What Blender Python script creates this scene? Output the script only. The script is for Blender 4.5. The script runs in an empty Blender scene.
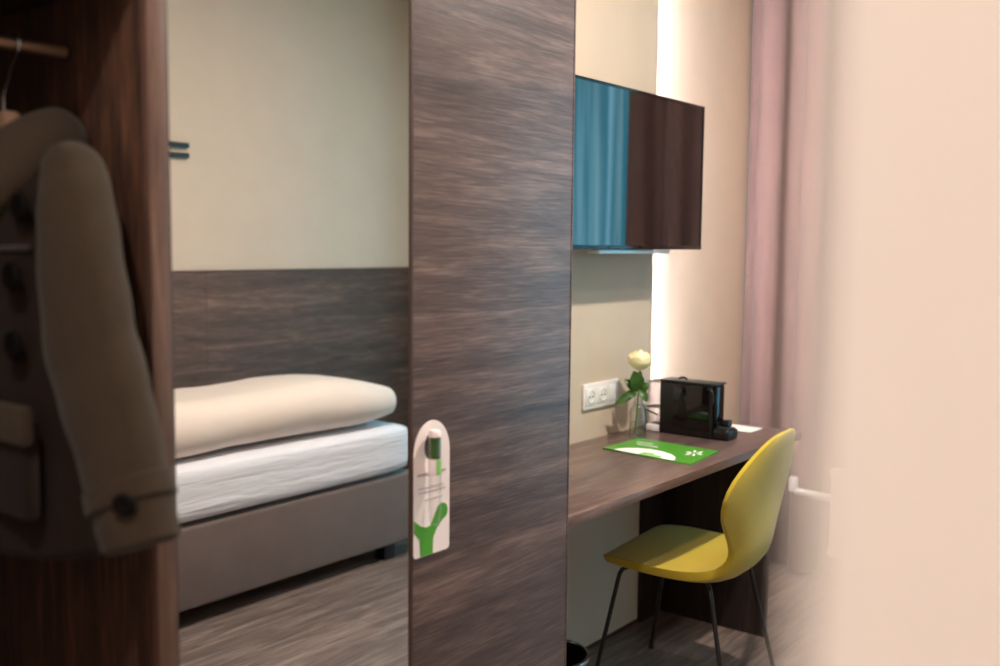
import bpy, bmesh, math, random
from mathutils import Vector, Matrix
random.seed(7)
C = bpy.context.scene.collection
PI = math.pi

# ------------------------------------------------------------------ materials
def new_mat(name):
    m = bpy.data.materials.new(name); m.use_nodes = True
    nt = m.node_tree
    return m, nt, nt.nodes['Principled BSDF']

def srgb(r, g, b):
    f = lambda c: (c/255/12.92 if c/255 <= .04045 else ((c/255+.055)/1.055)**2.4)
    return (f(r), f(g), f(b), 1)

def ramp(nt, stops):
    r = nt.nodes.new('ShaderNodeValToRGB')
    els = r.color_ramp.elements
    els[0].position, els[0].color = stops[0]
    els[1].position, els[1].color = stops[-1]
    for p, c in stops[1:-1]:
        e = els.new(p); e.color = c
    return r

def coords(nt, scale, rot=(0, 0, 0), loc=(0, 0, 0)):
    tc = nt.nodes.new('ShaderNodeTexCoord'); mp = nt.nodes.new('ShaderNodeMapping')
    mp.inputs['Scale'].default_value = scale
    mp.inputs['Rotation'].default_value = rot
    mp.inputs['Location'].default_value = loc
    nt.links.new(tc.outputs['Object'], mp.inputs['Vector'])
    return mp

def noise(nt, vec, scale, detail=4, rough=.5, dist=0):
    n = nt.nodes.new('ShaderNodeTexNoise')
    n.inputs['Scale'].default_value = scale; n.inputs['Detail'].default_value = detail
    n.inputs['Roughness'].default_value = rough; n.inputs['Distortion'].default_value = dist
    nt.links.new(vec.outputs[0], n.inputs['Vector'])
    return n

def bump(nt, bs, src, strength=.2, dist=.01):
    b = nt.nodes.new('ShaderNodeBump')
    b.inputs['Strength'].default_value = strength; b.inputs['Distance'].default_value = dist
    nt.links.new(src, b.inputs['Height']); nt.links.new(b.outputs[0], bs.inputs['Normal'])

def plain(name, col, rough=.5, metal=0, noise_amt=.06, nscale=8, bmp=0, bscale=200, **kw):
    m, nt, bs = new_mat(name)
    mp = coords(nt, (1, 1, 1))
    n = noise(nt, mp, nscale, 3)
    c0 = tuple(max(0, c*(1-noise_amt)) for c in col[:3])+(1,)
    c1 = tuple(min(1, c*(1+noise_amt)) for c in col[:3])+(1,)
    r = ramp(nt, [(.3, c0), (.7, c1)])
    nt.links.new(n.outputs[0], r.inputs[0]); nt.links.new(r.outputs[0], bs.inputs['Base Color'])
    bs.inputs['Roughness'].default_value = rough; bs.inputs['Metallic'].default_value = metal
    if bmp:
        b = noise(nt, mp, bscale, 3); bump(nt, bs, b.outputs[0], bmp, .004)
    for k, v in kw.items(): bs.inputs[k.replace('_', ' ')].default_value = v
    return m

def wood(name, axis, dark, mid, light, rough=.42, seed=0, coarse=1.0):
    m, nt, bs = new_mat(name)
    i = 'XYZ'.index(axis)
    def sc(g, a):
        s = [a]*3; s[i] = g; return tuple(s)
    mp = coords(nt, sc(1.5*coarse, 17*coarse), loc=(seed, seed*1.7, seed*.6))
    n1 = noise(nt, mp, 1.6, 9, .66, .9)
    mp2 = coords(nt, sc(7, 150), loc=(seed*2, seed, seed))
    n2 = noise(nt, mp2, 1.6, 5, .6, .25)
    mp3 = coords(nt, sc(.35, 5.5), loc=(seed, seed*3, seed))
    n3 = noise(nt, mp3, 1.2, 3, .5, .6)
    mix = nt.nodes.new('ShaderNodeMix'); mix.data_type = 'FLOAT'
    mix.inputs[0].default_value = .45
    nt.links.new(n1.outputs[0], mix.inputs[2]); nt.links.new(n2.outputs[0], mix.inputs[3])
    r = ramp(nt, [(.33, dark), (.5, mid), (.64, light)])
    nt.links.new(mix.outputs[0], r.inputs[0])
    r3 = ramp(nt, [(.36, (.70, .70, .74, 1)), (.62, (1.18, 1.12, 1.08, 1))])
    nt.links.new(n3.outputs[0], r3.inputs[0])
    mul = nt.nodes.new('ShaderNodeMix'); mul.data_type = 'RGBA'; mul.blend_type = 'MULTIPLY'
    mul.inputs[0].default_value = 1
    nt.links.new(r.outputs[0], mul.inputs[6]); nt.links.new(r3.outputs[0], mul.inputs[7])
    nt.links.new(mul.outputs[2], bs.inputs['Base Color'])
    bs.inputs['Roughness'].default_value = rough
    bump(nt, bs, mix.outputs[0], .25, .003)
    return m

def floor_mat():
    m, nt, bs = new_mat('vinyl planks')
    mp = coords(nt, (1, 1, 1))
    br = nt.nodes.new('ShaderNodeTexBrick')
    br.inputs['Scale'].default_value = 1
    br.inputs['Brick Width'].default_value = 1.25; br.inputs['Row Height'].default_value = .185
    br.inputs['Mortar Size'].default_value = .0012; br.offset = .37
    br.inputs['Color1'].default_value = (.75, .75, .75, 1); br.inputs['Color2'].default_value = (1.12, 1.1, 1.08, 1)
    br.inputs['Mortar'].default_value = (.45, .43, .42, 1)
    nt.links.new(mp.outputs[0], br.inputs['Vector'])
    g = coords(nt, (1.4, 15, 1)); n = noise(nt, g, 2.0, 8, .68, .8)
    g2 = coords(nt, (4, 90, 1)); n2 = noise(nt, g2, 1.5, 4, .6, .1)
    mix = nt.nodes.new('ShaderNodeMix'); mix.data_type = 'FLOAT'; mix.inputs[0].default_value = .3
    nt.links.new(n.outputs[0], mix.inputs[2]); nt.links.new(n2.outputs[0], mix.inputs[3])
    r = ramp(nt, [(.34, srgb(74, 63, 60)), (.5, srgb(116, 102, 96)), (.66, srgb(158, 142, 133))])
    nt.links.new(mix.outputs[0], r.inputs[0])
    mul = nt.nodes.new('ShaderNodeMix'); mul.data_type = 'RGBA'; mul.blend_type = 'MULTIPLY'; mul.inputs[0].default_value = 1
    nt.links.new(r.outputs[0], mul.inputs[6]); nt.links.new(br.outputs[0], mul.inputs[7])
    nt.links.new(mul.outputs[2], bs.inputs['Base Color'])
    bs.inputs['Roughness'].default_value = .38
    bump(nt, bs, mix.outputs[0], .2, .003)
    return m

def fabric(name, col, rough=.9, weave=900, amt=.12, sheen=.3, strength=.25, wr=0):
    m, nt, bs = new_mat(name)
    mp = coords(nt, (1, 1, 1))
    n = noise(nt, mp, weave*.35, 2)
    n2 = noise(nt, mp, 7, 3)
    r = ramp(nt, [(.3, tuple(c*(1-amt) for c in col[:3])+(1,)), (.7, tuple(min(1, c*(1+amt)) for c in col[:3])+(1,))])
    add = nt.nodes.new('ShaderNodeMix'); add.data_type = 'FLOAT'; add.inputs[0].default_value = .5
    nt.links.new(n.outputs[0], add.inputs[2]); nt.links.new(n2.outputs[0], add.inputs[3])
    nt.links.new(add.outputs[0], r.inputs[0]); nt.links.new(r.outputs[0], bs.inputs['Base Color'])
    bs.inputs['Roughness'].default_value = rough
    bs.inputs['Sheen Weight'].default_value = sheen
    if wr:
        w = coords(nt, (1.6, 5, 15), rot=(0, .32, 0)); nw = noise(nt, w, 1.5, 3, .5, .8)
        b = nt.nodes.new('ShaderNodeBump'); b.inputs['Strength'].default_value = .6; b.inputs['Distance'].default_value = wr
        nt.links.new(nw.outputs[0], b.inputs['Height']); nt.links.new(b.outputs[0], bs.inputs['Normal'])
    else:
        bump(nt, bs, n.outputs[0], strength, .002)
    return m

def glass(name, col=(1, 1, 1, 1), rough=.0, thin=.82):
    m, nt, bs = new_mat(name)
    out = nt.nodes['Material Output']
    gl = nt.nodes.new('ShaderNodeBsdfGlossy'); gl.inputs['Roughness'].default_value = .03
    tr = nt.nodes.new('ShaderNodeBsdfTransparent'); tr.inputs['Color'].default_value = col
    lw = nt.nodes.new('ShaderNodeLayerWeight'); lw.inputs['Blend'].default_value = 1-thin
    mp = coords(nt, (1, 1, 1)); n = noise(nt, mp, 30, 2)
    b = nt.nodes.new('ShaderNodeBump'); b.inputs['Strength'].default_value = .05
    nt.links.new(n.outputs[0], b.inputs['Height']); nt.links.new(b.outputs[0], gl.inputs['Normal'])
    mx = nt.nodes.new('ShaderNodeMixShader')
    nt.links.new(lw.outputs['Facing'], mx.inputs[0])
    nt.links.new(tr.outputs[0], mx.inputs[1]); nt.links.new(gl.outputs[0], mx.inputs[2])
    nt.links.new(mx.outputs[0], out.inputs['Surface'])
    return m

def emit(name, col, s):
    m, nt, bs = new_mat(name)
    bs.inputs['Base Color'].default_value = col
    bs.inputs['Emission Color'].default_value = col; bs.inputs['Emission Strength'].default_value = s
    return m

DW = (srgb(62, 52, 51), srgb(98, 84, 82), srgb(134, 117, 111))
M = {
 'wood_door': wood('smoked oak, grain across', 'X', *DW, seed=1.3),
 'wood_panel': wood('smoked oak headboard', 'X', srgb(58, 44, 38), srgb(94, 72, 61), srgb(132, 106, 90), seed=4.1, rough=.65),
 'wood_desk': wood('smoked oak desk', 'X', srgb(74, 59, 55), srgb(104, 86, 80), srgb(130, 110, 102), seed=2.2, rough=.3),
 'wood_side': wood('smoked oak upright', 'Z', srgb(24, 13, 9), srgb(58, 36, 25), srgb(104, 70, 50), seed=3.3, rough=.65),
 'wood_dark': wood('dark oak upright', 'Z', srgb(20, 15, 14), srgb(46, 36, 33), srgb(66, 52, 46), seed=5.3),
 'edge': plain('oak edge band', srgb(74, 50, 42), .45),
 'edge_light': wood('edge band light', 'Z', srgb(76, 54, 45), srgb(108, 82, 70), srgb(132, 104, 90), seed=7),
 'wall': plain('cream paint', srgb(214, 193, 172), .85, noise_amt=.02, bmp=.08, bscale=350),
 'wall_entry': plain('pale rose paint', srgb(246, 236, 228), .85, noise_amt=.02, bmp=.05, bscale=350),
 'wall_panel': plain('beige lacquer', srgb(204, 188, 168), .6, noise_amt=.02),
 'ceiling': plain('white ceiling', srgb(236, 232, 226), .9, noise_amt=.01),
 'floor': floor_mat(),
 'white': plain('white plastic', srgb(236, 234, 232), .35, noise_amt=.01),
 'paper': plain('white paper', srgb(245, 243, 240), .7, noise_amt=.01),
 'card': plain('pink white card', srgb(250, 236, 232), .55, noise_amt=.01),
 'print': plain('grey print', srgb(176, 160, 158), .6),
 'green': plain('leaf green print', srgb(82, 158, 52), .3, noise_amt=.03),
 'green_soft': plain('pale green print', srgb(146, 208, 118), .3, noise_amt=.03),
 'black': plain('black plastic', srgb(16, 14, 15), .32, noise_amt=.1),
 'gloss': plain('piano black', srgb(14, 11, 12), .06, noise_amt=.1),
 'screen': plain('screen glass', srgb(16, 9, 9), .03, noise_amt=.02, Specular_IOR_Level=1.0, IOR=1.62),
 'matblack': plain('powder coated black', srgb(18, 18, 20), .45, noise_amt=.1),
 'slate': plain('slate metal', srgb(44, 52, 52), .4, .3),
 'chrome': plain('brushed steel', srgb(200, 205, 210), .22, 1),
 'alu': plain('pale aluminium', srgb(214, 228, 230), .3, .3),
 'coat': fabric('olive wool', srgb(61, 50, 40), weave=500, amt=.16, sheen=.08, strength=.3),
 'coat_shade': fabric('olive wool, inner side', srgb(36, 27, 23), weave=500, amt=.16, sheen=.05, strength=.3),  # same wool as the sleeves, the chest's shade put into its colour
 'coat_dark': fabric('dark wool lining', srgb(40, 33, 29), weave=700),
 'cord': plain('dark horn', srgb(14, 11, 11), .7),
 'rail': plain('warm steel', srgb(170, 140, 118), .35, .8),
 'hanger_wood': wood('beech', 'Y', srgb(190, 150, 120), srgb(214, 176, 146), srgb(232, 200, 172)),
 'sheet': fabric('white cotton', srgb(226, 226, 232), weave=1200, amt=.02, sheen=.1, wr=.016),
 'duvet': fabric('cream cotton', srgb(226, 210, 198), weave=1200, amt=.03, sheen=.15, strength=.15),
 'bedbox': fabric('taupe upholstery', srgb(100, 84, 79), weave=1100, amt=.16),
 'chair': fabric('mustard green wool', srgb(184, 160, 38), weave=1100, amt=.1, sheen=.2),
 'piping': fabric('piping', srgb(150, 138, 30), weave=900, amt=.1),
 'petal': plain('cream petal', srgb(250, 243, 196), .55, noise_amt=.05, Subsurface_Weight=.0),
 'leaf': plain('rose leaf', srgb(56, 92, 34), .4, noise_amt=.3, nscale=40),
 'stem': plain('rose stem', srgb(84, 120, 50), .5, noise_amt=.15),
 'glass': glass('clear glass', (.97, .97, .96, 1), thin=.8),
 'water': glass('water', (.86, .93, .92, 1), thin=.9),
 'tank': glass('smoked clear plastic', (.80, .80, .82, 1), thin=.8),
 'mauve': fabric('mauve curtain', srgb(122, 98, 94), weave=800, amt=.05, sheen=.2, strength=.1),
 'led': emit('cool white led', (.95, .93, 1, 1), 260),
}
for k in ('coat', 'coat_shade', 'coat_dark', 'cord'):
    M[k].node_tree.nodes['Principled BSDF'].inputs['Specular IOR Level'].default_value = .08
# true mirror
mm, nt, bs = new_mat('silvered glass')
bs.inputs['Base Color'].default_value = (.93, .93, .92, 1); bs.inputs['Metallic'].default_value = 1
bs.inputs['Roughness'].default_value = .0
M['mirror'] = mm
# sheer curtain: light from outside comes through it
mm, nt, bs = new_mat('teal sheer')
out = nt.nodes['Material Output']
tl = nt.nodes.new('ShaderNodeBsdfTranslucent'); df = nt.nodes.new('ShaderNodeBsdfDiffuse')
mp = coords(nt, (1, 30, .4)); n = noise(nt, mp, 1, 3)
r = ramp(nt, [(.38, srgb(60, 168, 182)), (.62, srgb(190, 246, 250))])
nt.links.new(n.outputs[0], r.inputs[0])
for s in (tl, df): nt.links.new(r.outputs[0], s.inputs['Color'])
mx = nt.nodes.new('ShaderNodeMixShader'); mx.inputs[0].default_value = .3
nt.links.new(tl.outputs[0], mx.inputs[1]); nt.links.new(df.outputs[0], mx.inputs[2]); nt.links.new(mx.outputs[0], out.inputs['Surface'])
M['sheer'] = mm

# ------------------------------------------------------------------ mesh helpers (world coordinates; origin moved to the parent's or own base)
class MB:
    def __init__(s): s.bm = bmesh.new()
    def box(s, x0, x1, y0, y1, z0, z1, bev=0, seg=2):
        b = bmesh.new()
        bmesh.ops.create_cube(b, size=1)
        for v in b.verts:
            v.co = Vector(((x0+x1)/2+v.co.x*(x1-x0), (y0+y1)/2+v.co.y*(y1-y0), (z0+z1)/2+v.co.z*(z1-z0)))
        if bev: bmesh.ops.bevel(b, geom=b.edges[:], offset=bev, segments=seg, affect='EDGES', profile=.5)
        s.merge(b); return s
    def merge(s, b, mat=None):
        if mat is not None: bmesh.ops.transform(b, matrix=mat, verts=b.verts)
        me = bpy.data.meshes.new('t'); b.to_mesh(me); b.free(); s.bm.from_mesh(me); bpy.data.meshes.remove(me)
    def rings(s, rs, cap=True, closed=True):
        """loft of vertex rings"""
        R = [[s.bm.verts.new(p) for p in r] for r in rs]
        n = len(R[0])
        for a, b in zip(R, R[1:]):
            for i in range(n if closed else n-1):
                j = (i+1) % n
                s.bm.faces.new((a[i], a[j], b[j], b[i]))
        if cap and closed:
            s.bm.faces.new(list(reversed(R[0]))); s.bm.faces.new(R[-1])
        return s
    def tube(s, pts, rad, n=10, cap=True):
        pts = [Vector(p) for p in pts]
        if not hasattr(rad, '__len__'): rad = [rad]*len(pts)
        rs = []; up = None
        for i, p in enumerate(pts):
            t = (pts[min(i+1, len(pts)-1)]-pts[max(i-1, 0)]).normalized()
            if up is None:
                up = Vector((0, 0, 1)) if abs(t.z) < .9 else Vector((1, 0, 0))
            u = (up-t*up.dot(t)).normalized(); v = t.cross(u); up = u
            r = rad[i]; ru, rv = (r if hasattr(r, '__len__') else (r, r))
            rs.append([p+u*ru*math.cos(2*PI*k/n)+v*rv*math.sin(2*PI*k/n) for k in range(n)])
        return s.rings(rs, cap)
    def lathe(s, prof, c, n=28, cap=False):
        rs = [[Vector((c[0]+r*math.cos(2*PI*k/n), c[1]+r*math.sin(2*PI*k/n), c[2]+z)) for k in range(n)] for r, z in prof]
        return s.rings(rs, cap)
    def build(s, name, mat, parent=None, smooth=True, org=None, angle=35, flat=True):
        bmesh.ops.recalc_face_normals(s.bm, faces=s.bm.faces[:])
        o0 = Vector(org) if org is not None else (parent['_o'] if parent is not None and '_o' in parent else None)
        if o0 is None:
            vs = [v.co for v in s.bm.verts]
            o0 = Vector(((min(v.x for v in vs)+max(v.x for v in vs))/2, (min(v.y for v in vs)+max(v.y for v in vs))/2, min(v.z for v in vs)))
        o0 = Vector(o0)
        bmesh.ops.translate(s.bm, vec=-o0, verts=s.bm.verts)
        me = bpy.data.meshes.new(name); s.bm.to_mesh(me); s.bm.free()
        if smooth:
            me.polygons.foreach_set('use_smooth', [not (flat and max(abs(c) for c in p.normal) > .99999) for p in me.polygons])
            me.set_sharp_from_angle(angle=math.radians(angle))
        me.materials.append(mat)
        o = bpy.data.objects.new(name, me); C.objects.link(o)
        if parent is not None:
            o.parent = parent
            off = o0-Vector(parent['_o'])
            o.location = off
            o['_o'] = tuple(o0)
        else:
            o.location = o0; o['_o'] = tuple(o0)
        return o

def tag(o, label=None, cat=None, group=None, kind=None):
    if label: o['label'] = label
    if cat: o['category'] = cat
    if group: o['group'] = group
    if kind: o['kind'] = kind
    return o
def thing(name, loc, label, cat, group=None):
    o = bpy.data.objects.new(name, None); o.empty_display_size = .1; C.objects.link(o)
    o.location = loc; o['_o'] = tuple(loc)
    return tag(o, label, cat, group)
def subdiv(o, lv=2):
    m = o.modifiers.new('sub', 'SUBSURF'); m.levels = lv; m.render_levels = lv; return o
def prism(outlines, plane, at, th, flip=False):
    """filled outline(s) (holes allowed) as an extruded mesh. plane 'XZ' (y=at) or 'XY' (z=at)"""
    cu = bpy.data.curves.new('c', 'CURVE'); cu.dimensions = '2D'; cu.fill_mode = 'BOTH'; cu.extrude = th/2
    for ol in outlines:
        sp = cu.splines.new('POLY'); sp.points.add(len(ol)-1)
        for i, (a, b) in enumerate(ol): sp.points[i].co = (a, b, 0, 1)
        sp.use_cyclic_u = True
    ob = bpy.data.objects.new('c', cu); C.objects.link(ob)
    dg = bpy.context.evaluated_depsgraph_get(); me = bpy.data.meshes.new_from_object(ob.evaluated_get(dg))
    bpy.data.objects.remove(ob); bpy.data.curves.remove(cu)
    mb = MB(); b = bmesh.new(); b.from_mesh(me); bpy.data.meshes.remove(me)
    for v in b.verts:
        a, c, t = v.co
        v.co = Vector((a, at+t, c)) if plane == 'XZ' else Vector((a, c, at+t))
    mb.merge(b); return mb
def arc(cx, cy, r, a0, a1, n=16, ry=None):
    ry = ry or r
    return [(cx+r*math.cos(math.radians(a0+(a1-a0)*i/n)), cy+ry*math.sin(math.radians(a0+(a1-a0)*i/n))) for i in range(n+1)]

# ------------------------------------------------------------------ measures
W, WR, MY = 1.832, 1.90, 1.24         # desk wall panel, wall behind it, wardrobe fronts
SY, EX, WX, H = -1.53, 4.32, -.85, 2.85

# ------------------------------------------------------------------ room shell
def struct(name, mb, mat, **k): return tag(mb.build(name, mat, smooth=False, **k), kind='structure')
struct('floor', MB().box(WX, EX, SY, WR, -.05, 0), M['floor'])
struct('ceiling', MB().box(WX, EX, SY, WR, H, H+.05), M['ceiling'])
struct('wall_north', MB().box(WX, EX, WR, WR+.1, 0, H), M['wall'])
struct('wall_south', MB().box(WX, EX, SY-.1, SY, 0, H), M['wall'])
struct('wall_west', MB().box(WX-.1, WX, SY, WR, 0, H), M['wall_entry'])
wy0, wy1, wz0, wz1 = -1.25, 1.35, .25, 2.35
struct('wall_east', MB().box(EX, EX+.12, wy1, WR, 0, H).box(EX, EX+.12, SY, wy0, 0, H)
       .box(EX, EX+.12, wy0, wy1, 0, wz0).box(EX, EX+.12, wy0, wy1, wz1, H), M['wall'])
w = tag(MB().box(EX+.03, EX+.09, wy0, wy0+.06, wz0, wz1, .004).box(EX+.03, EX+.09, wy1-.06, wy1, wz0, wz1, .004)
  .box(EX+.03, EX+.09, wy0, wy1, wz0, wz0+.06, .004).box(EX+.03, EX+.09, wy0, wy1, wz1-.06, wz1, .004)
  .box(EX+.03, EX+.09, .02, .08, wz0, wz1, .004).build('window_1', M['white']), kind='structure')
MB().box(EX+.058, EX+.062, wy0+.06, wy1-.06, wz0+.06, wz1-.06).build('pane', M['glass'], w, smooth=False)
# near corner of the bathroom block, beside the lens
struct('wall_entry', MB().box(.162, 1.05, SY, .0668, 0, H, .016, 6), M['wall_entry'])
# beige cladding panel behind the desk and TV, with a light strip hidden behind its edge
struct('trim_1', MB().box(1.86, 3.228, W, W+.018, 0, H, .001), M['wall_panel'])
struct('trim_2', MB().box(1.86, 3.14, W+.018, WR, 0, H), M['wall_panel'])
tag(MB().box(3.203, 3.218, W+.0185, W+.028, .76, H-.02).build('light_strip', M['led']),
    'white light strip behind the edge of the beige wall panel', 'light strip')

# ------------------------------------------------------------------ wardrobe
WL, WRT = -.12, 1.829
wd = thing('wardrobe', (.85, 1.54, 0), 'dark oak wardrobe with open coat niche, mirror door and wooden door', 'wardrobe')
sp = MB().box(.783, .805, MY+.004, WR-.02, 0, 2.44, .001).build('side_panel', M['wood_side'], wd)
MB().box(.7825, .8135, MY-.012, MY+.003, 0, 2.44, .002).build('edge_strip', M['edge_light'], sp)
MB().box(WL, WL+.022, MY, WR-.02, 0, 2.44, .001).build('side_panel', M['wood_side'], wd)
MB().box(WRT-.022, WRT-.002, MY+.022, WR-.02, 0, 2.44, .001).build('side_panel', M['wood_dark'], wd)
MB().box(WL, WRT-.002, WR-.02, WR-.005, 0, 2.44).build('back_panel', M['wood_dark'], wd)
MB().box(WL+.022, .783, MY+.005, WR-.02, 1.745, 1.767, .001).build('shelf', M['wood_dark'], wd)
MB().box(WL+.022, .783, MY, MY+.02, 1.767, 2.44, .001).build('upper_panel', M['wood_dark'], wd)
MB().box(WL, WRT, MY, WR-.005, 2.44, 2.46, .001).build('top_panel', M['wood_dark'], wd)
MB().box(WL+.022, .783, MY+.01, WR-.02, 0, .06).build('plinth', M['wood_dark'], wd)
rl = MB().tube([(WL+.03, 1.427, 1.668), (.775, 1.427, 1.668)], .009, 14).build('hanging_rail', M['rail'], wd)
MB().lathe([(0, 0)]*1+[(.001, 0), (.018, 0), (.018, .01), (.001, .01)], (0, 0, 0)).bm.free()
# mirror door
md = MB().box(.8155, 1.3165, MY+.004, MY+.020, .03, 2.44).build('mirror_door', M['edge'], wd)
MB().box(.822, 1.309, MY, MY+.004, .034, 2.436).build('mirror', M['mirror'], md, smooth=False)
MB().box(.8145, .8215, MY-.003, MY+.004, .03, 2.44, .001).box(1.3095, 1.3165, MY-.003, MY+.004, .03, 2.44, .001).build('door_frame', M['edge'], md)
# wooden door
dd = MB().box(1.3175, 1.822, MY, MY+.02, .03, 2.44, .0012).build('wooden_door', M['wood_door'], wd)
MB().box(1.8222, 1.8275, MY-.001, MY+.021, .03, 2.44, .001).build('edge_band', M['wood_door'], dd)
# knob (turned along Y)
kb = MB()
prof = [(.0005, 0), (.004, 0), (.004, .006), (.0065, .008), (.0075, .012), (.006, .015), (.0005, .016)]
b = bmesh.new(); t = MB(); t.lathe(prof, (0, 0, 0), 20)
kb.merge(t.bm, Matrix.Translation((1.362, MY, 1.030)) @ Matrix.Rotation(PI/2, 4, 'X'))
kb.build('door_knob', M['chrome'], dd)

# ------------------------------------------------------------------ door hanger with a glass tube
HX0, HX1, HZ0, HZ1 = 1.318, 1.418, .812, 1.067
hy = MY-.002
hcx, hr = (HX0+HX1)/2, (HX1-HX0)/2
outl = [(HX0+.008, HZ0), (HX1-.008, HZ0)]+arc(HX1-.008, HZ0+.008, .008, -90, 0, 4)+arc(hcx, HZ1-hr*1.25, hr, 0, 180, 26, hr*1.25)+arc(HX0+.008, HZ0+.008, .008, 180, 270, 4)
hole = arc(1.366, 1.018, .019, 0, 350, 26, .026)
dh = thing('door_hanger', (hcx, hy, HZ0), 'white and green card door hanger on the knob of the wooden wardrobe door', 'door hanger')
prism([outl, hole], 'XZ', hy, .0012).build('card', M['card'], dh, smooth=False)
gy = hy-.0012
Y1 = [(HX0+.001, .885), (HX0+.001, .862), (HX0+.016, .846), (HX0+.019, HZ0+.001), (HX0+.052, HZ0+.001), (HX0+.053, .843),
      (HX0+.062, .858), (HX0+.079, .873)]+arc(HX0+.078, .889, .016, -50, 150, 14)+[(HX0+.056, .883), (HX0+.046, .868), (HX0+.034, .866), (HX0+.018, .872)]
prism([Y1], 'XZ', gy, .0008).build('green_print', M['green'], dh, smooth=False)
def word(x0, x1, z, h):
    global dh
    tx = MB(); x = x0
    while x < x1:
        wv = random.uniform(.003, .009)
        tx.box(x, min(x+wv, x1), gy-.0003, gy+.0003, z, z+h); x += wv+.0016
    tx.build('text_line', M['print'], dh, smooth=False)
word(HX0+.010, HX1-.012, .966, .0035); word(HX0+.012, HX1-.018, .941, .0014); word(HX0+.012, HX1-.012, .933, .0014); word(HX0+.03, HX1-.02, .918, .0012)
tc = (1.356, hy-.0185, .872)
tb = thing('glass_tube', tc, 'slim clear glass tube with white cap and green label on the door hanger', 'glass tube')
MB().lathe([(.001, 0), (.007, .002), (.0105, .010), (.0115, .03), (.0115, .172), (.009, .176)], tc, 20).build('tube', M['glass'], tb)
MB().lathe([(.001, .168), (.0118, .168), (.0118, .176), (.009, .180), (.001, .181)], tc, 20).build('cap', M['card'], tb)
MB().lathe([(.0119, .097), (.0122, .098), (.0122, .126), (.0119, .127)], tc, 20).build('label_band', M['card'], tb)
m = MB(); m.rings([[Vector((tc[0]+.0125*math.cos(math.radians(a)), tc[1]+.0125*math.sin(math.radians(a)), tc[2]+z)) for a in range(235, 345, 10)] for z in (.0975, .1265)], cap=False, closed=False)
m.build('green_label', M['green_soft'], tb)
MB().lathe([(.001, .128), (.0105, .128), (.0105, .166), (.001, .166)], tc, 20).build('leaf_filling', M['leaf'], tb)

# ------------------------------------------------------------------ coat on its hanger
hg = thing('coat_hanger', (.70, 1.462, 1.45), 'pale wooden hanger on the wardrobe rail inside the coat', 'coat hanger')
MB().tube([(.70, 1.462+s*.17, 1.446+.075*(1-(abs(s))**1.6)) for s in [i/8 for i in range(-8, 9)]], [(.017, .012)]*17, 12).build('shoulder_bar', M['hanger_wood'], hg)
MB().box(.686, .714, 1.435, 1.489, 1.515, 1.577, .008).build('neck_block', M['hanger_wood'], hg)
MB().tube([(.70, 1.462, 1.57), (.70, 1.462, 1.60), (.70, 1.440, 1.630), (.70, 1.427, 1.648)]+[(.70, 1.427-.0165*math.sin(math.radians(a)), 1.668-.0165*math.cos(math.radians(a))) for a in range(20, 240, 20)], .0022, 8).build('hook', M['chrome'], hg)

ct = thing('coat', (.70, 1.427, .97), 'grey olive wool duffle coat with dark toggles in the open wardrobe niche', 'coat')
NC = 40
def body_ring(z, hw, dep, cx=.70, cy=1.427, k=2.5, fold=.004):
    out = []
    for i in range(NC):
        a = 2*PI*i/NC
        c, s_ = math.cos(a), math.sin(a)
        x = math.copysign(abs(c)**(2/k), c)*dep; y = math.copysign(abs(s_)**(2/k), s_)*hw
        f = 1+fold*8*math.sin(6*a+z*7)
        out.append(Vector((cx+x*f, cy+y, z+.004*math.sin(3*a))))
    return out
prof = [(.972, .215, .082), (.977, .222, .088), (1.04, .216, .086), (1.14, .205, .083), (1.26, .196, .080), (1.36, .192, .078), (1.42, .190, .072),
        (1.455, .176, .060), (1.485, .140, .052), (1.51, .090, .048), (1.525, .06, .045)]
mb = MB(); rs = [body_ring(z, a, d, fold=.006*max(0, (1.4-z)/.45)) for z, a, d in prof]
mb.rings(rs, cap=True)
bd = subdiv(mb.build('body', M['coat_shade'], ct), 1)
def sleeve(sg):
    path = [(.700, 1.300, 1.500), (.695, 1.268, 1.482), (.685, 1.243, 1.440), (.678, 1.226, 1.390), (.672, 1.206, 1.319), (.668, 1.185, 1.2565), (.665, 1.148, 1.1955), (.664, 1.119, 1.1355), (.663, 1.093, 1.080), (.662, 1.081, 1.052), (.661, 1.070, 1.022)]
    rad = [(.030, .03), (.046, .040), (.052, .046), (.058, .049), (.068, .050), (.073, .050), (.070, .050), (.063, .048), (.057, .046), (.056, .045), (.054, .044)]
    path = [(x, y if sg < 0 else 2.854-y, z) for x, y, z in path]
    m = MB(); rs = []; n = 24; P = [Vector(p) for p in path]
    Q, W_ = [], []
    for i in range(len(P)-1):
        for k in range(4):
            t = k/4; Q.append(P[i].lerp(P[i+1], t)); W_.append([rad[i][j]*(1-t)+rad[i+1][j]*t for j in (0, 1)])
    Q.append(P[-1]); W_.append(rad[-1])
    for i, p in enumerate(Q):
        t_ = (Q[min(i+1, len(Q)-1)]-Q[max(i-1, 0)]).normalized()
        u = Vector((0, 1, 0)); u = (u-t_*u.dot(t_)).normalized(); v = t_.cross(u)
        ring = []
        for k in range(n):
            a = 2*PI*k/n
            wr = 1+.020*math.sin(i*1.15+2.2*math.sin(a))*min(1, i/8)
            ring.append(p+u*W_[i][0]*wr*math.cos(a)+v*W_[i][1]*wr*math.sin(a))
        rs.append(ring)
    m.rings(rs); return m, P, rad
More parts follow.
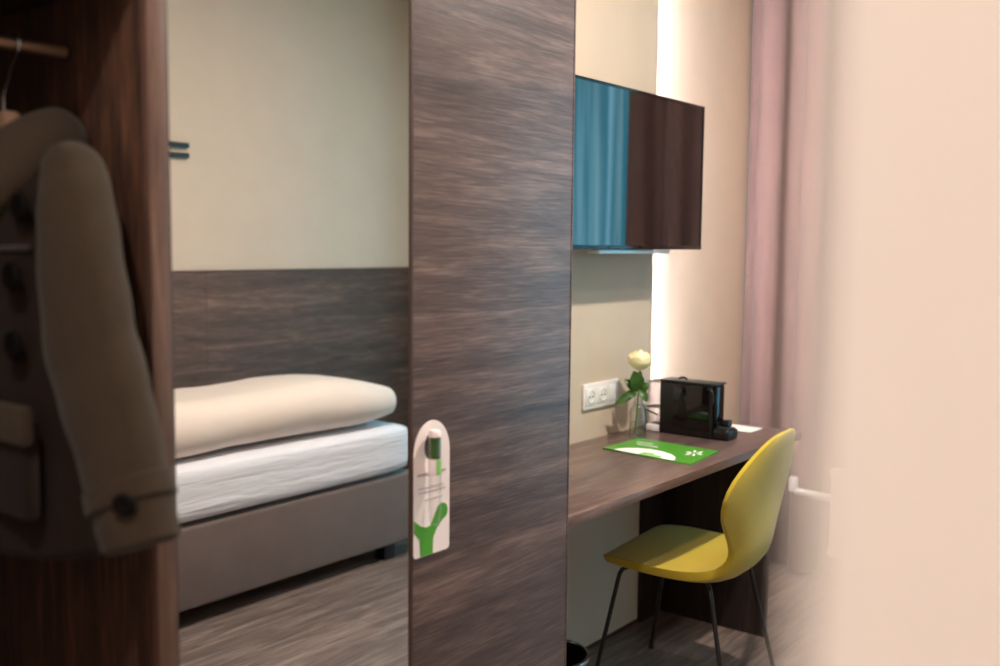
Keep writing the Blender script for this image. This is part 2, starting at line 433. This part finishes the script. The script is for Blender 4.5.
for sg in (-1, 1):
    m, P, rad = sleeve(sg)
    s1 = subdiv(m.build('sleeve', M['coat'], ct), 1)
    m = MB(); rs = []
    t_ = (P[-1]-P[-4]).normalized(); u = Vector((0, 1, 0)); u = (u-t_*u.dot(t_)).normalized(); v = t_.cross(u)
    c0 = P[-3].lerp(P[-4], .35)
    for d, g in ((0, .95), (.002, 1.05), (.028, 1.06), (.030, .95)):
        c_ = c0+t_*d
        rs.append([c_+u*.0600*g*math.cos(2*PI*k/24)+v*.0480*g*math.sin(2*PI*k/24) for k in range(24)])
    m.rings(rs, cap=False).build('cuff_strap', M['coat'], s1)
    bt = MB(); q = MB(); q.lathe([(.0005, 0), (.013, .0), (.0145, .004), (.012, .008), (.0005, .006)], (0, 0, 0), 16)
    yb = 1.048 if sg < 0 else 2.854-1.048
    bt.merge(q.bm, Matrix.Translation((.627, yb, 1.088)) @ Matrix.Rotation(math.radians(35)*-sg, 4, 'Z') @ Matrix.Rotation(-PI/2, 4, 'Y'))
    bt.build('cuff_button', M['cord'], s1)
# hood collapsed round the neck, its edge rolling forward like a wide collar
hp = [(.605, 1.44, 1.36), (.607, 1.405, 1.405), (.618, 1.375, 1.447), (.645, 1.358, 1.490), (.695, 1.360, 1.520), (.745, 1.395, 1.540), (.765, 1.434, 1.545),
      (.745, 1.469, 1.532), (.695, 1.504, 1.513), (.645, 1.502, 1.485), (.618, 1.479, 1.447), (.607, 1.449, 1.405), (.605, 1.414, 1.36)]
hr_ = [(.016, .010), (.034, .018), (.044, .024), (.054, .036), (.054, .046), (.046, .046), (.044, .046), (.046, .046), (.054, .046), (.054, .036), (.044, .024), (.034, .018), (.016, .010)]
subdiv(MB().tube(hp, hr_, 16).build('hood', M['coat'], ct), 2)
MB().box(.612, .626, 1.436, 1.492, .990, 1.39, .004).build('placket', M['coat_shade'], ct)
for sg in (-1, 1):
    Y = (lambda y: y) if sg < 0 else (lambda y: 2.854-y)
    MB().tube([(.623+.0006*i*i*.4, Y(1.435-i*.02), 1.380+.0005*i) for i in range(0, 9)], .0035, 6).build('yoke_seam', M['coat_dark'], ct)
    y0, y1 = sorted((Y(1.240), Y(1.425 if sg < 0 else 1.36)))
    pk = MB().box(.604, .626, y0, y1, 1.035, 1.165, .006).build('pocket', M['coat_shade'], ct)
    MB().box(.595, .614, y0-.012, y1+.004, 1.135, 1.185, .006).build('pocket_flap', M['coat'], pk)
for z in (1.436, 1.347, 1.258):
    for yb in (1.283, 1.571):
        bt = MB(); q = MB(); q.lathe([(.0005, 0), (.018, .0), (.0205, .004), (.017, .008), (.0005, .006)], (0, 0, 0), 18)
        bt.merge(q.bm, Matrix.Translation((.620 if z < 1.4 else .634, yb, z)) @ Matrix.Rotation(-PI/2, 4, 'Y'))
        bt.build('button', M['cord'], ct)
for z in (1.437, 1.346, 1.259, 1.20):
    MB().tube([(.602, 1.252+.004, z)]*0+[(.604, 1.425, z), (.600, 1.432, z), (.600, 1.468, z), (.604, 1.475, z)], [.004, .010, .010, .004], 10).build('toggle', M['cord'], ct)

# ------------------------------------------------------------------ bed, mattress, duvet
BY0, BY1 = -1.505, -.561
bed = thing('bed', (2.2, -1.03, 0), 'taupe upholstered single bed base along the headboard wall, seen in the mirror', 'bed')
bx = MB().box(1.24, 3.275, BY0, BY1, .070, .372, .012, 3).build('bed_base', M['bedbox'], bed)
for x in (1.30, 3.075):
    for y in (BY0+.03, BY1-.085):
        MB().box(x, x+.065, y, y+.065, 0, .070, .002).build('leg', M['black'], bed)
def cushion(x0, x1, y0, y1, z0, z1, rr, nx=40, ny=20, fn=None, top=.0):
    """rounded slab with a displaced surface"""
    mb = MB(); mb.box(x0, x1, y0, y1, z0, z1)
    bmesh.ops.subdivide_edges(mb.bm, edges=mb.bm.edges[:], cuts=10, use_grid_fill=True)
    cx, cy, cz = (x0+x1)/2, (y0+y1)/2, (z0+z1)/2
    hx, hy_, hz = (x1-x0)/2, (y1-y0)/2, (z1-z0)/2
    for v in mb.bm.verts:
        p = v.co-Vector((cx, cy, cz))
        q = Vector([max(-h+rr_, min(h-rr_, c)) for c, h, rr_ in zip(p, (hx, hy_, hz), rr)])
        d = p-q
        e = Vector((d.x/rr[0], d.y/rr[1], d.z/rr[2]))
        if e.length > 1e-6:
            e = e/e.length if max(abs(e.x), abs(e.y), abs(e.z)) > .99 else e
            d = Vector((e.x*rr[0], e.y*rr[1], e.z*rr[2]))
        v.co = Vector((cx, cy, cz))+q+d
        if fn: v.co = fn(v.co)
    return mb
mt = cushion(1.25, 3.27, BY0+.01, BY1+.004, .374, .600, (.08, .05, .06)).build('mattress', M['sheet'], flat=False)
subdiv(mt, 1)
tag(mt, 'mattress in white fitted sheet on the taupe bed base', 'mattress')
mt.modifiers[0].levels = 1
def duv(p):
    t = (p.x-1.3)/1.9
    z = p.z; y = p.y; x = p.x
    top = max(0, (z-.64)/.16)
    z -= .018*max(0, t-.72)/.28*top+.012*max(0, .75-t)*top
    z += .010*math.sin(x*7+1)*top+.006*math.sin(y*9+x*3)*top
    y += .012*math.sin(x*5.0+z*8)+.02*(1-top)*0
    x += (.035*math.sin(y*6))*max(0, t)
    return Vector((x, y, z))
dv = cushion(1.26, 3.185, -1.15, -.575, .608, .812, (.11, .11, .102), fn=duv).build('duvet', M['duvet'], flat=False)
subdiv(dv, 2); tag(dv, 'thick cream folded duvet on the white mattress', 'duvet')
m = dv.modifiers.new('crease', 'DISPLACE')
tx_ = bpy.data.textures.new('crease', 'CLOUDS'); tx_.noise_scale = .25; m.texture = tx_; m.strength = .018; m.texture_coords = 'LOCAL'
# headboard wall panel: two boards side by side
HBO = (2.9, SY, 0)
hb = thing('headboard_panel', (2.9, SY, 0), 'dark grained wood wall panel behind the bed, reaching half way up the wall', 'wall panel')
MB().box(2.8285, 2.8315, SY+.0182, SY+.0186, 0, 1.258).build('seam', M['edge'], hb)
MB().box(1.09, EX-.02, SY+.003, SY+.018, 0, 1.258, .0008).build('board', M['wood_panel'], hb, org=HBO)
MB().box(1.09, EX-.02, SY+.003, SY+.022, 1.258, 1.264, .001).build('top_edge', M['edge'], hb)
hk = thing('wall_hook', (2.73, SY, 1.79), 'pair of short dark bars of a wall hook on the cream wall above the headboard', 'wall hook')
for z in (1.779, 1.825):
    MB().box(2.56, 2.748, SY+.001, SY+.026, z, z+.022, .002).build('bar', M['slate'], hk)

# ------------------------------------------------------------------ desk
dk = thing('desk', (2.65, 1.6, 0), 'wall mounted grey brown wood desk with a dark end panel', 'desk')
MB().box(1.835, 3.435, 1.331, W-.001, .713, .740, .0012).build('desktop', M['wood_desk'], dk)
MB().box(3.322, 3.347, 1.40, W-.001, 0, .713, .001).build('end_panel', M['wood_dark'], dk)
MB().box(3.165, 3.322, W-.016, W-.001, 0, .713, .001).build('back_strip', M['wood_dark'], dk)
MB().box(1.86, 1.885, 1.40, W-.001, 0, .713, .001).build('end_panel', M['wood_dark'], dk)
struct('baseboard_north', MB().box(1.885, 3.165, W-.006, W, 0, .012), M['edge'])

# ------------------------------------------------------------------ television
TX0, TX1, TZ0, TZ1, TY = 2.42, 3.335, 1.384, 1.900, 1.70
tv = thing('television', (2.88, TY+.03, TZ0), 'black flat screen television on the wall above the desk', 'television')
MB().box(TX0, TX1, TY, TY+.035, TZ0, TZ1, .004).build('housing', M['black'], tv)
fr = MB().box(TX0, TX1, TY-.006, TY, TZ0, TZ0+.013, .002).box(TX0, TX1, TY-.006, TY, TZ1-.009, TZ1, .002)
fr.box(TX0, TX0+.009, TY-.006, TY, TZ0, TZ1, .002).box(TX1-.009, TX1, TY-.006, TY, TZ0, TZ1, .002).build('bezel', M['gloss'], tv)
MB().box(TX0+.009, TX1-.009, TY-.003, TY-.001, TZ0+.013, TZ1-.009).build('screen', M['screen'], tv, smooth=False)
MB().box(2.66, 3.12, TY+.004, TY+.05, TZ0-.014, TZ0-.001, .003).build('sound_bar', M['alu'], tv)
MB().box(2.78, 2.98, TY+.035, W, 1.55, 1.75, .004).build('wall_mount', M['matblack'], tv)

# ------------------------------------------------------------------ sockets
so = thing('socket_panel', (2.88, W, .845), 'white triple socket plate on the beige wall above the desk', 'socket')
MB().box(2.768, 2.993, W-.010, W, .845, .932, .003).build('cover_plate', M['white'], so)
for i in range(3):
    cx = 2.806+i*.0745
    s1 = MB().box(cx-.028, cx+.028, W-.013, W-.009, .8605, .9165, .003).build('socket' if i < 2 else 'blank_insert', M['white'], so)
    if i < 2:
        t = MB(); q = MB(); q.lathe([(.0222, 0), (.0222, .002), (.0195, .002), (.0195, .0005), (.0005, .0005)], (0, 0, 0), 28)
        t.merge(q.bm, Matrix.Translation((cx, W-.0131, .8885)) @ Matrix.Rotation(PI/2, 4, 'X')); t.build('socket_well', M['white'], s1)
        t = MB()
        for d in (-.0095, .0095):
            q = MB(); q.lathe([(.0005, 0), (.0028, 0), (.0028, .002), (.0005, .002)], (0, 0, 0), 10)
            t.merge(q.bm, Matrix.Translation((cx+d, W-.0140, .8885)) @ Matrix.Rotation(PI/2, 4, 'X'))
        t.build('pin_holes', M['black'], s1)

# ------------------------------------------------------------------ vase and rose
VC = (2.958, 1.725, .7405)
va = thing('vase', VC, 'small clear glass bottle vase on the desk beside the coffee machine', 'vase')
MB().lathe([(.001, 0), (.027, 0), (.030, .004), (.030, .085), (.026, .100), (.016, .112), (.0145, .14), (.018, .150), (.0165, .150), (.013, .14), (.0145, .112), (.024, .099), (.028, .084), (.028, .008), (.001, .007)], VC, 28).build('bottle', M['glass'], va)
MB().lathe([(.001, .009), (.0272, .009), (.0272, .055), (.001, .055)], VC, 24).build('water', M['water'], va)
ro = thing('rose', (VC[0], VC[1], VC[2]+.012), 'single cream white rose with green leaves standing in the glass vase', 'rose')
RC = Vector((2.962, 1.725, 1.005))
MB().tube([(VC[0]-.012, VC[1]+.004, .755), (VC[0]-.006, VC[1], .84), (VC[0], VC[1], .90), (RC.x+.001, RC.y, .95), (RC.x, RC.y, .985)], .0026, 8).build('stem', M['stem'], ro)
def petal(a, r, h, open_, z0=0, wdt=1.0):
    m = MB(); rs = []
    for i in range(9):
        t = i/8; rr_ = []
        for k in range(9):
            u = (k/8-.5)*2
            ang = a+u*wdt*(.45+.55*math.sin(PI*min(1, .15+t*.75)))
            rad = r*max(.05, math.sin(PI*(.04+.70*t)))**.75+open_*max(0, t-.72)*(1.2-u*u)
            z = z0-h*.5+h*t*(1-.16*abs(u)**2.5*t)
            rr_.append(RC+Vector((rad*math.cos(ang), rad*math.sin(ang), z)))
        rs.append(rr_)
    m.rings(rs, cap=False, closed=False); return m
allp = MB()
for (cnt, r, h, op, off, z0) in ((3, .014, .060, -.01, 0, .009), (4, .023, .062, -.02, .6, .006), (5, .031, .062, -.01, .2, .002), (5, .037, .060, .0, .9, -.001), (6, .041, .052, .03, .3, -.006)):
    for i in range(cnt):
        p = petal(off+2*PI*i/cnt, r, h, op, z0); me = bpy.data.meshes.new('t'); p.bm.to_mesh(me); p.bm.free(); allp.bm.from_mesh(me)
bl = allp.build('bloom', M['petal'], ro, angle=80)
bl.modifiers.new('s', 'SOLIDIFY').thickness = .0012; subdiv(bl, 1)
def leafm(base, tip, wid, nrm, curl=.01):
    base, tip, nrm = Vector(base), Vector(tip), Vector(nrm).normalized()
    d = tip-base; sd = d.cross(nrm).normalized(); rs = []
    for i in range(9):
        t = i/8; wv = wid*math.sin(PI*(t**.8))**.9+.0004
        c = base+d*t+nrm*(-curl*(t-.4)**2*4)
        rs.append([c-sd*wv+nrm*wv*.35, c-sd*wv*.5+nrm*wv*.08, c, c+sd*wv*.5+nrm*wv*.08, c+sd*wv+nrm*wv*.35])
    m = MB(); m.rings(rs, cap=False, closed=False); return m
VX = Vector((VC[0], VC[1], 0))
cr, sr = math.sin(math.radians(38.2)), math.cos(math.radians(38.2))
def sc(r, z, toward=0):   # offset in the plane facing the entry
    return (VC[0]+r*cr-toward*sr, VC[1]-r*sr-toward*cr, z)
leaves = [((0, .900), (-.020, .978), .027, .03), ((-.002, .90), (-.050, .945), .017, .01), ((-.003, .905), (-.084, .858), .016, .025),
          ((.003, .90), (.034, .935), .016, .02), ((.002, .91), (.028, .868), .015, .03), ((-.004, .895), (-.040, .884), .007, .04), ((0, .94), (.006, .975), .008, .0)]
for (b0, t0, wd_, tw) in leaves:
    lf = leafm(sc(b0[0], b0[1]), sc(t0[0], t0[1], tw), wd_, (-sr, -cr, .35)).build('leaf', M['leaf'], ro, angle=80)
    lf.modifiers.new('s', 'SOLIDIFY').thickness = .0008; subdiv(lf, 1)

# ------------------------------------------------------------------ coffee machine
KX0, KX1, KY0, KY1 = 3.088, 3.165, 1.512, 1.715
cm = thing('coffee_machine', (3.14, 1.6, .7405), 'small glossy black capsule coffee machine with clear tank on the desk', 'coffee machine')
MB().box(KX0, KX1, KY0, KY1, .7405, .924, .006, 3).build('body', M['black'], cm)
MB().box(KX0-.003, KX0, KY0+.012, KY1-.055, .768, .920, .001).build('side_panel', M['gloss'], cm)
MB().box(KX0-.002, KX1+.002, KY0-.014, KY1, .924, .931, .003).build('top_cover', M['slate'], cm)
MB().tube([(3.13, KY1-.05, .930), (3.13, KY1-.06, .937), (3.13, KY1-.075, .938), (3.13, KY1-.085, .932)], .004, 8).build('lever', M['black'], cm)
hd = MB().box(KX0+.008, KX1-.008, KY0-.012, KY0, .800, .923, .006, 3).build('spout_head', M['gloss'], cm)
MB().tube([(KX0-.002, KY0+.020, .913), (KX0-.002, KY0+.006, .911), (KX0-.002, KY0-.004, .900), (KX0-.002, KY0-.006, .865)], .0022, 10).build('front_highlight', M['slate'], hd)  # bluish highlight of the front edge, modelled as a thin slate tube
MB().box(KX0+.022, KX1-.022, KY0-.010, KY0, .785, .800, .004).build('nozzle', M['black'], hd)
dt = MB().box(KX0-.002, KX1+.002, KY0-.062, KY0, .7405, .778, .010, 3).build('drip_tray', M['black'], cm)
MB().box(KX0+.008, KX1-.008, KY0-.054, KY0-.01, .778, .781, .001).build('tray_grid', M['slate'], dt)
MB().box(KX0+.045, KX1-.002, KY0-.040, KY0-.004, .781, .803, .003).build('cup_support', M['black'], cm)
MB().lathe([(.0005, 0), (.005, 0), (.005, .003), (.0005, .003)], (KX0+.02, KY0-.050, .7785), 14).build('status_light', M['chrome'], dt)
wt = MB().box(KX0+.006, KX1-.006, KY1+.002, KY1+.055, .765, .918, .010, 3).build('water_tank', M['tank'], cm)
MB().box(KX0+.004, KX1-.004, KY1+.001, KY1+.057, .7405, .765, .004).build('tank_base', M['white'], cm)
MB().box(KX0+.004, KX1-.004, KY1+.001, KY1+.057, .9175, .9192).build('tank_lid', M['matblack'], wt)
MB().box(KX0+.004, KX1-.004, KY1+.001, KY1+.057, .826, .8275).build('tank_band', M['matblack'], wt)
MB().tube([(KX0+.01, KY1+.01, .80), (KX0-.006, KY1+.03, .812), (KX0-.006, KY1+.05, .818), (KX0+.03, KY1+.075, .80), (KX0+.06, KY1+.08, .7425)], .0026, 8).build('power_cord', M['black'], cm)

# ------------------------------------------------------------------ papers on the desk
lf = MB().box(3.300, 3.405, 1.465, 1.80, .7402, .7418).build('paper_sheet', M['paper'], smooth=False)
tag(lf, 'white sheet of paper on the desk corner behind the coffee machine', 'paper')
fo = thing('folder', (2.81, 1.54, .7402), 'glossy green folder with a white curve lying on the desk', 'folder')
def FP(u, v):   # u along the long front edge (0..1), v away from it
    A = Vector((2.709, 1.708)); B = Vector((2.677, 1.376)); D = Vector((2.930, 1.706)); E = Vector((2.908, 1.398))
    return tuple(A.lerp(B, u).lerp(D.lerp(E, u), v))
prism([[FP(0, 0), FP(1, 0), FP(1, 1), FP(0, 1)]], 'XY', .7426, .0045).build('cover', M['green'], fo, smooth=False)
wc = [FP(.17, .004)]+[FP(.47+.34*math.cos(math.radians(a)), .004+.40*math.sin(math.radians(a))) for a in range(180, -1, -8)]+[FP(.81, .004)]
cut = [FP(.42+.0*i, .004) for i in (0,)]+[FP(.42, .16), FP(.52, .2), FP(.56, .12), FP(.66, .10), FP(.66, .004)]
prism([wc], 'XY', .7452, .0004).build('white_curve', M['paper'], fo, smooth=False)
prism([cut], 'XY', .7456, .0004).build('green_notch', M['green_soft'], fo, smooth=False)
for (u0, u1, v, h) in ((.1, .30, .72, .035), (.16, .42, .58, .035)):
    u = u0; lt = MB()
    while u < u1:
        t = prism([[FP(u, v), FP(u+.018, v), FP(u+.018, v+h), FP(u, v+h)]], 'XY', .7452, .0004)
        me = bpy.data.meshes.new('t'); t.bm.to_mesh(me); t.bm.free(); lt.bm.from_mesh(me); u += .026
    lt.build('text_line', M['paper'], fo, smooth=False)
lg = MB()
for a in range(0, 360, 60):
    ca, sa = math.cos(math.radians(a)), math.sin(math.radians(a))
    cu, cv = .84, .62
    pts = [(cu+.018*ca, cv+.03*sa), (cu+.065*ca-.017*sa, cv+.14*sa+.035*ca), (cu+.10*ca, cv+.22*sa), (cu+.065*ca+.017*sa, cv+.14*sa-.035*ca)]
    t = prism([[FP(*q) for q in pts]], 'XY', .7452, .0004)
    me = bpy.data.meshes.new('t'); t.bm.to_mesh(me); t.bm.free(); lg.bm.from_mesh(me)
lg.build('emblem', M['paper'], fo, smooth=False)

# ------------------------------------------------------------------ chair (local frame: faces +y)
CH = Vector((2.78, 1.42, 0))
ch = thing('chair', (0, 0, 0), 'mustard green upholstered shell chair on thin black legs, pushed under the desk', 'chair')
#      y      z    half width  edge lift  thickness
st = [(.222, .428, .150, .0, .018), (.216, .440, .188, .0, .030), (.195, .450, .208, .0, .036), (.13, .452, .226, .002, .040), (.05, .446, .230, .005, .042), (-.04, .440, .224, .008, .044), (-.11, .438, .208, .014, .046),
      (-.165, .448, .186, .018, .042), (-.196, .475, .168, .022, .034), (-.212, .515, .172, .028, .026), (-.222, .565, .210, .036, .021), (-.231, .625, .270, .042, .018), (-.241, .685, .288, .040, .017), (-.253, .740, .266, .034, .017),
      (-.265, .790, .202, .024, .017), (-.275, .828, .150, .014, .016), (-.281, .850, .094, .006, .014), (-.284, .859, .040, .0, .010)]
NK = 13
up_r, lo_r = [], []
for i, (y, z, hw, lf_, th_) in enumerate(st):
    a = st[max(i-1, 0)]; b_ = st[min(i+1, len(st)-1)]
    ty, tz = b_[0]-a[0], b_[1]-a[1]; L = math.hypot(ty, tz)
    ny, nz = tz/L, -ty/L                       # normal on the sitting side
    ru, rl_ = [], []
    for k in range(NK):
        u = (k/(NK-1)-.5)*2
        l = lf_*abs(u)**2.4; e = th_*(1-.35*abs(u)**6)
        ru.append(Vector((u*hw, y+ny*l, z+nz*l)))
        rl_.append(Vector((u*hw*.985, y+ny*(l-e), z+nz*(l-e))))
    up_r.append(ru); lo_r.append(rl_)
mb = MB(); rs = [u_+list(reversed(l_)) for u_, l_ in zip(up_r, lo_r)]
mb.rings(rs, cap=True)
sh = mb.build('seat_shell', M['chair'], ch, angle=180)
bv = sh.modifiers.new('b', 'BEVEL'); bv.width = .006; bv.segments = 2; bv.angle_limit = math.radians(50)
subdiv(sh, 1)
def leg(top, knee, foot, parent):
    top, knee, foot = map(Vector, (top, knee, foot))
    pts = [top]+[(top.lerp(knee, .8)).lerp(knee, t/3).lerp(knee.lerp((knee+(foot-knee)*.06), t/3), t/3) for t in range(4)]+[knee.lerp(foot, .12), foot+Vector((0, 0, .008))]
    l = MB().tube(pts, .0068, 10).build('leg', M['matblack'], parent)
    MB().tube([foot+Vector((0, 0, .012)), foot], .009, 10).build('foot_cap', M['black'], l)
for sx in (-1, 1):
    leg((sx*.09, .13, .405), (sx*.180, .155, .404), (sx*.222, .228, 0), ch)
    leg((sx*.08, -.085, .392), (sx*.165, -.130, .390), (sx*.215, -.215, 0), ch)
MB().box(-.10, .10, -.10, .145, .392, .410, .003).build('seat_frame', M['matblack'], ch)
ch.location = CH; ch.rotation_euler = (0, 0, math.radians(5))

# ------------------------------------------------------------------ waste bin
BC = (2.125, 1.50, 0)
bn = thing('waste_bin', BC, 'round glossy black waste bin under the left end of the desk', 'waste bin')
MB().lathe([(.001, 0), (.088, 0), (.092, .004), (.108, .300), (.104, .300), (.089, .008), (.001, .008)], BC, 40).build('bucket', M['black'], bn)
MB().lathe([(.1065, .292), (.1115, .295), (.1125, .300), (.1105, .305), (.104, .306), (.1025, .300)], BC, 40).build('rim', M['chrome'], bn)

# ------------------------------------------------------------------ curtains
def curtain(y0, y1, x, amp, folds, z0, z1, ph=0, n=None):
    n = n or folds*12
    m = MB(); rs = []
    for iz in range(7):
        t = iz/6; z = z0+(z1-z0)*t; row = []
        for i in range(n+1):
            u = i/n
            a = amp*(1.15-.3*t)
            row.append(Vector((x+a*math.sin(u*folds*2*PI+ph+.25*math.sin(3*t+u*9)), y0+(y1-y0)*u+.35*a*math.sin(u*folds*4*PI+1), z)))
        rs.append(row)
    m.rings(rs, cap=False, closed=False); return m
cu = curtain(.90, 1.875, 4.10, .050, 5, .02, 2.80, ph=2.0).build('curtain', M['mauve'], angle=180)
cu.modifiers.new('s', 'SOLIDIFY').thickness = .003
tag(cu, 'floor length mauve curtain hanging in folds beyond the desk', 'curtain')
sr_ = curtain(-1.45, .93, 4.21, .075, 8, .02, 2.80).build('sheer_curtain', M['sheer'], angle=180)
tag(sr_, 'pale teal sheer curtain glowing with daylight, mirrored in the television screen', 'curtain')
rail = MB().box(4.05, 4.25, -1.48, 1.88, 2.802, 2.83, .003).build('curtain_rail', M['white'])
tag(rail, 'white ceiling rail carrying the mauve and sheer curtains', 'curtain rail')

# ------------------------------------------------------------------ white valve beyond the chair
ra = thing('radiator', (3.92, .9, 0), 'white radiator whose valve shows just right of the chair back', 'radiator')
pn = MB()
for i in range(16): pn.box(3.90, 3.94, .35+i*.065, .35+i*.065+.058, .16, .52, .008)
pn.box(3.905, 3.935, .34, 1.39, .165, .19, .004).box(3.905, 3.935, .34, 1.39, .49, .515, .004)
pn.build('panel', M['white'], ra)
for y in (.45, 1.25): MB().box(3.90, 3.94, y, y+.03, 0, .17, .003).build('foot', M['white'], ra)
vb = MB().tube([(3.92, 1.37, .396), (3.92, 1.44, .396), (3.92, 1.535, .400)], .016, 12).build('valve_body', M['white'], ra)
MB().lathe([(.001, .398), (.017, .398), (.019, .404), (.019, .452), (.016, .458), (.001, .458)], (3.92, 1.545, 0), 20).build('valve_head', M['white'], vb)

# ------------------------------------------------------------------ lights
def area(name, loc, size, power, col, rot=(0, 0, 0), shape='DISK', sy=None, spread=None):
    l = bpy.data.lights.new(name, 'AREA'); l.shape = shape; l.size = size
    if sy: l.size_y = sy
    l.energy = power; l.color = col
    if spread: l.spread = math.radians(spread)
    o = bpy.data.objects.new(name, l); C.objects.link(o); o.location = loc; o.rotation_euler = rot
    return o
warm = (1, .87, .76)
area('entry_light', (-.30, .30, H-.02), .12, 19.5, (1, .90, .83))
area('room_light', (2.35, .62, H-.02), .10, 52, warm)
area('bed_fill', (3.2, .25, H-.02), .14, 7, warm)  # added fill to brighten the bed side, no known fixture
area('daylight', (EX+.35, .05, 1.35), 2.5, 74, (.72, .78, 1.0), rot=(0, math.radians(90), 0), shape='RECTANGLE', sy=2.1)
wd_ = bpy.data.worlds.new('world'); bpy.context.scene.world = wd_; wd_.use_nodes = True
wd_.node_tree.nodes['Background'].inputs[0].default_value = (.62, .80, 1, 1)
wd_.node_tree.nodes['Background'].inputs[1].default_value = .6

# ------------------------------------------------------------------ camera
th, pi_, ro_, ch_, f = 0.66748341, 0.08701797, 0.00925697, 1.39171699, 998.6
F = Vector((math.cos(pi_)*math.cos(th), math.cos(pi_)*math.sin(th), -math.sin(pi_)))
R = Vector((math.sin(th), -math.cos(th), 0)); U = R.cross(F)
R2 = R*math.cos(ro_)+U*math.sin(ro_); U2 = -R*math.sin(ro_)+U*math.cos(ro_)
cd = bpy.data.cameras.new('camera'); cam = bpy.data.objects.new('camera', cd); C.objects.link(cam)
cam.matrix_world = Matrix(((R2.x, U2.x, -F.x, 0), (R2.y, U2.y, -F.y, 0), (R2.z, U2.z, -F.z, ch_), (0, 0, 0, 1)))
cd.sensor_width = 36; cd.lens = f*36/1000; cd.clip_start = .01
cd.dof.use_dof = True; cd.dof.focus_distance = 2.5; cd.dof.aperture_fstop = 2.1
bpy.context.scene.camera = cam

for o in bpy.data.objects:
    if '_o' in o: del o['_o']
sn = bpy.context.scene
sn.view_settings.view_transform = 'Standard'
sn.view_settings.exposure = .34
sn.cycles.max_bounces = 10
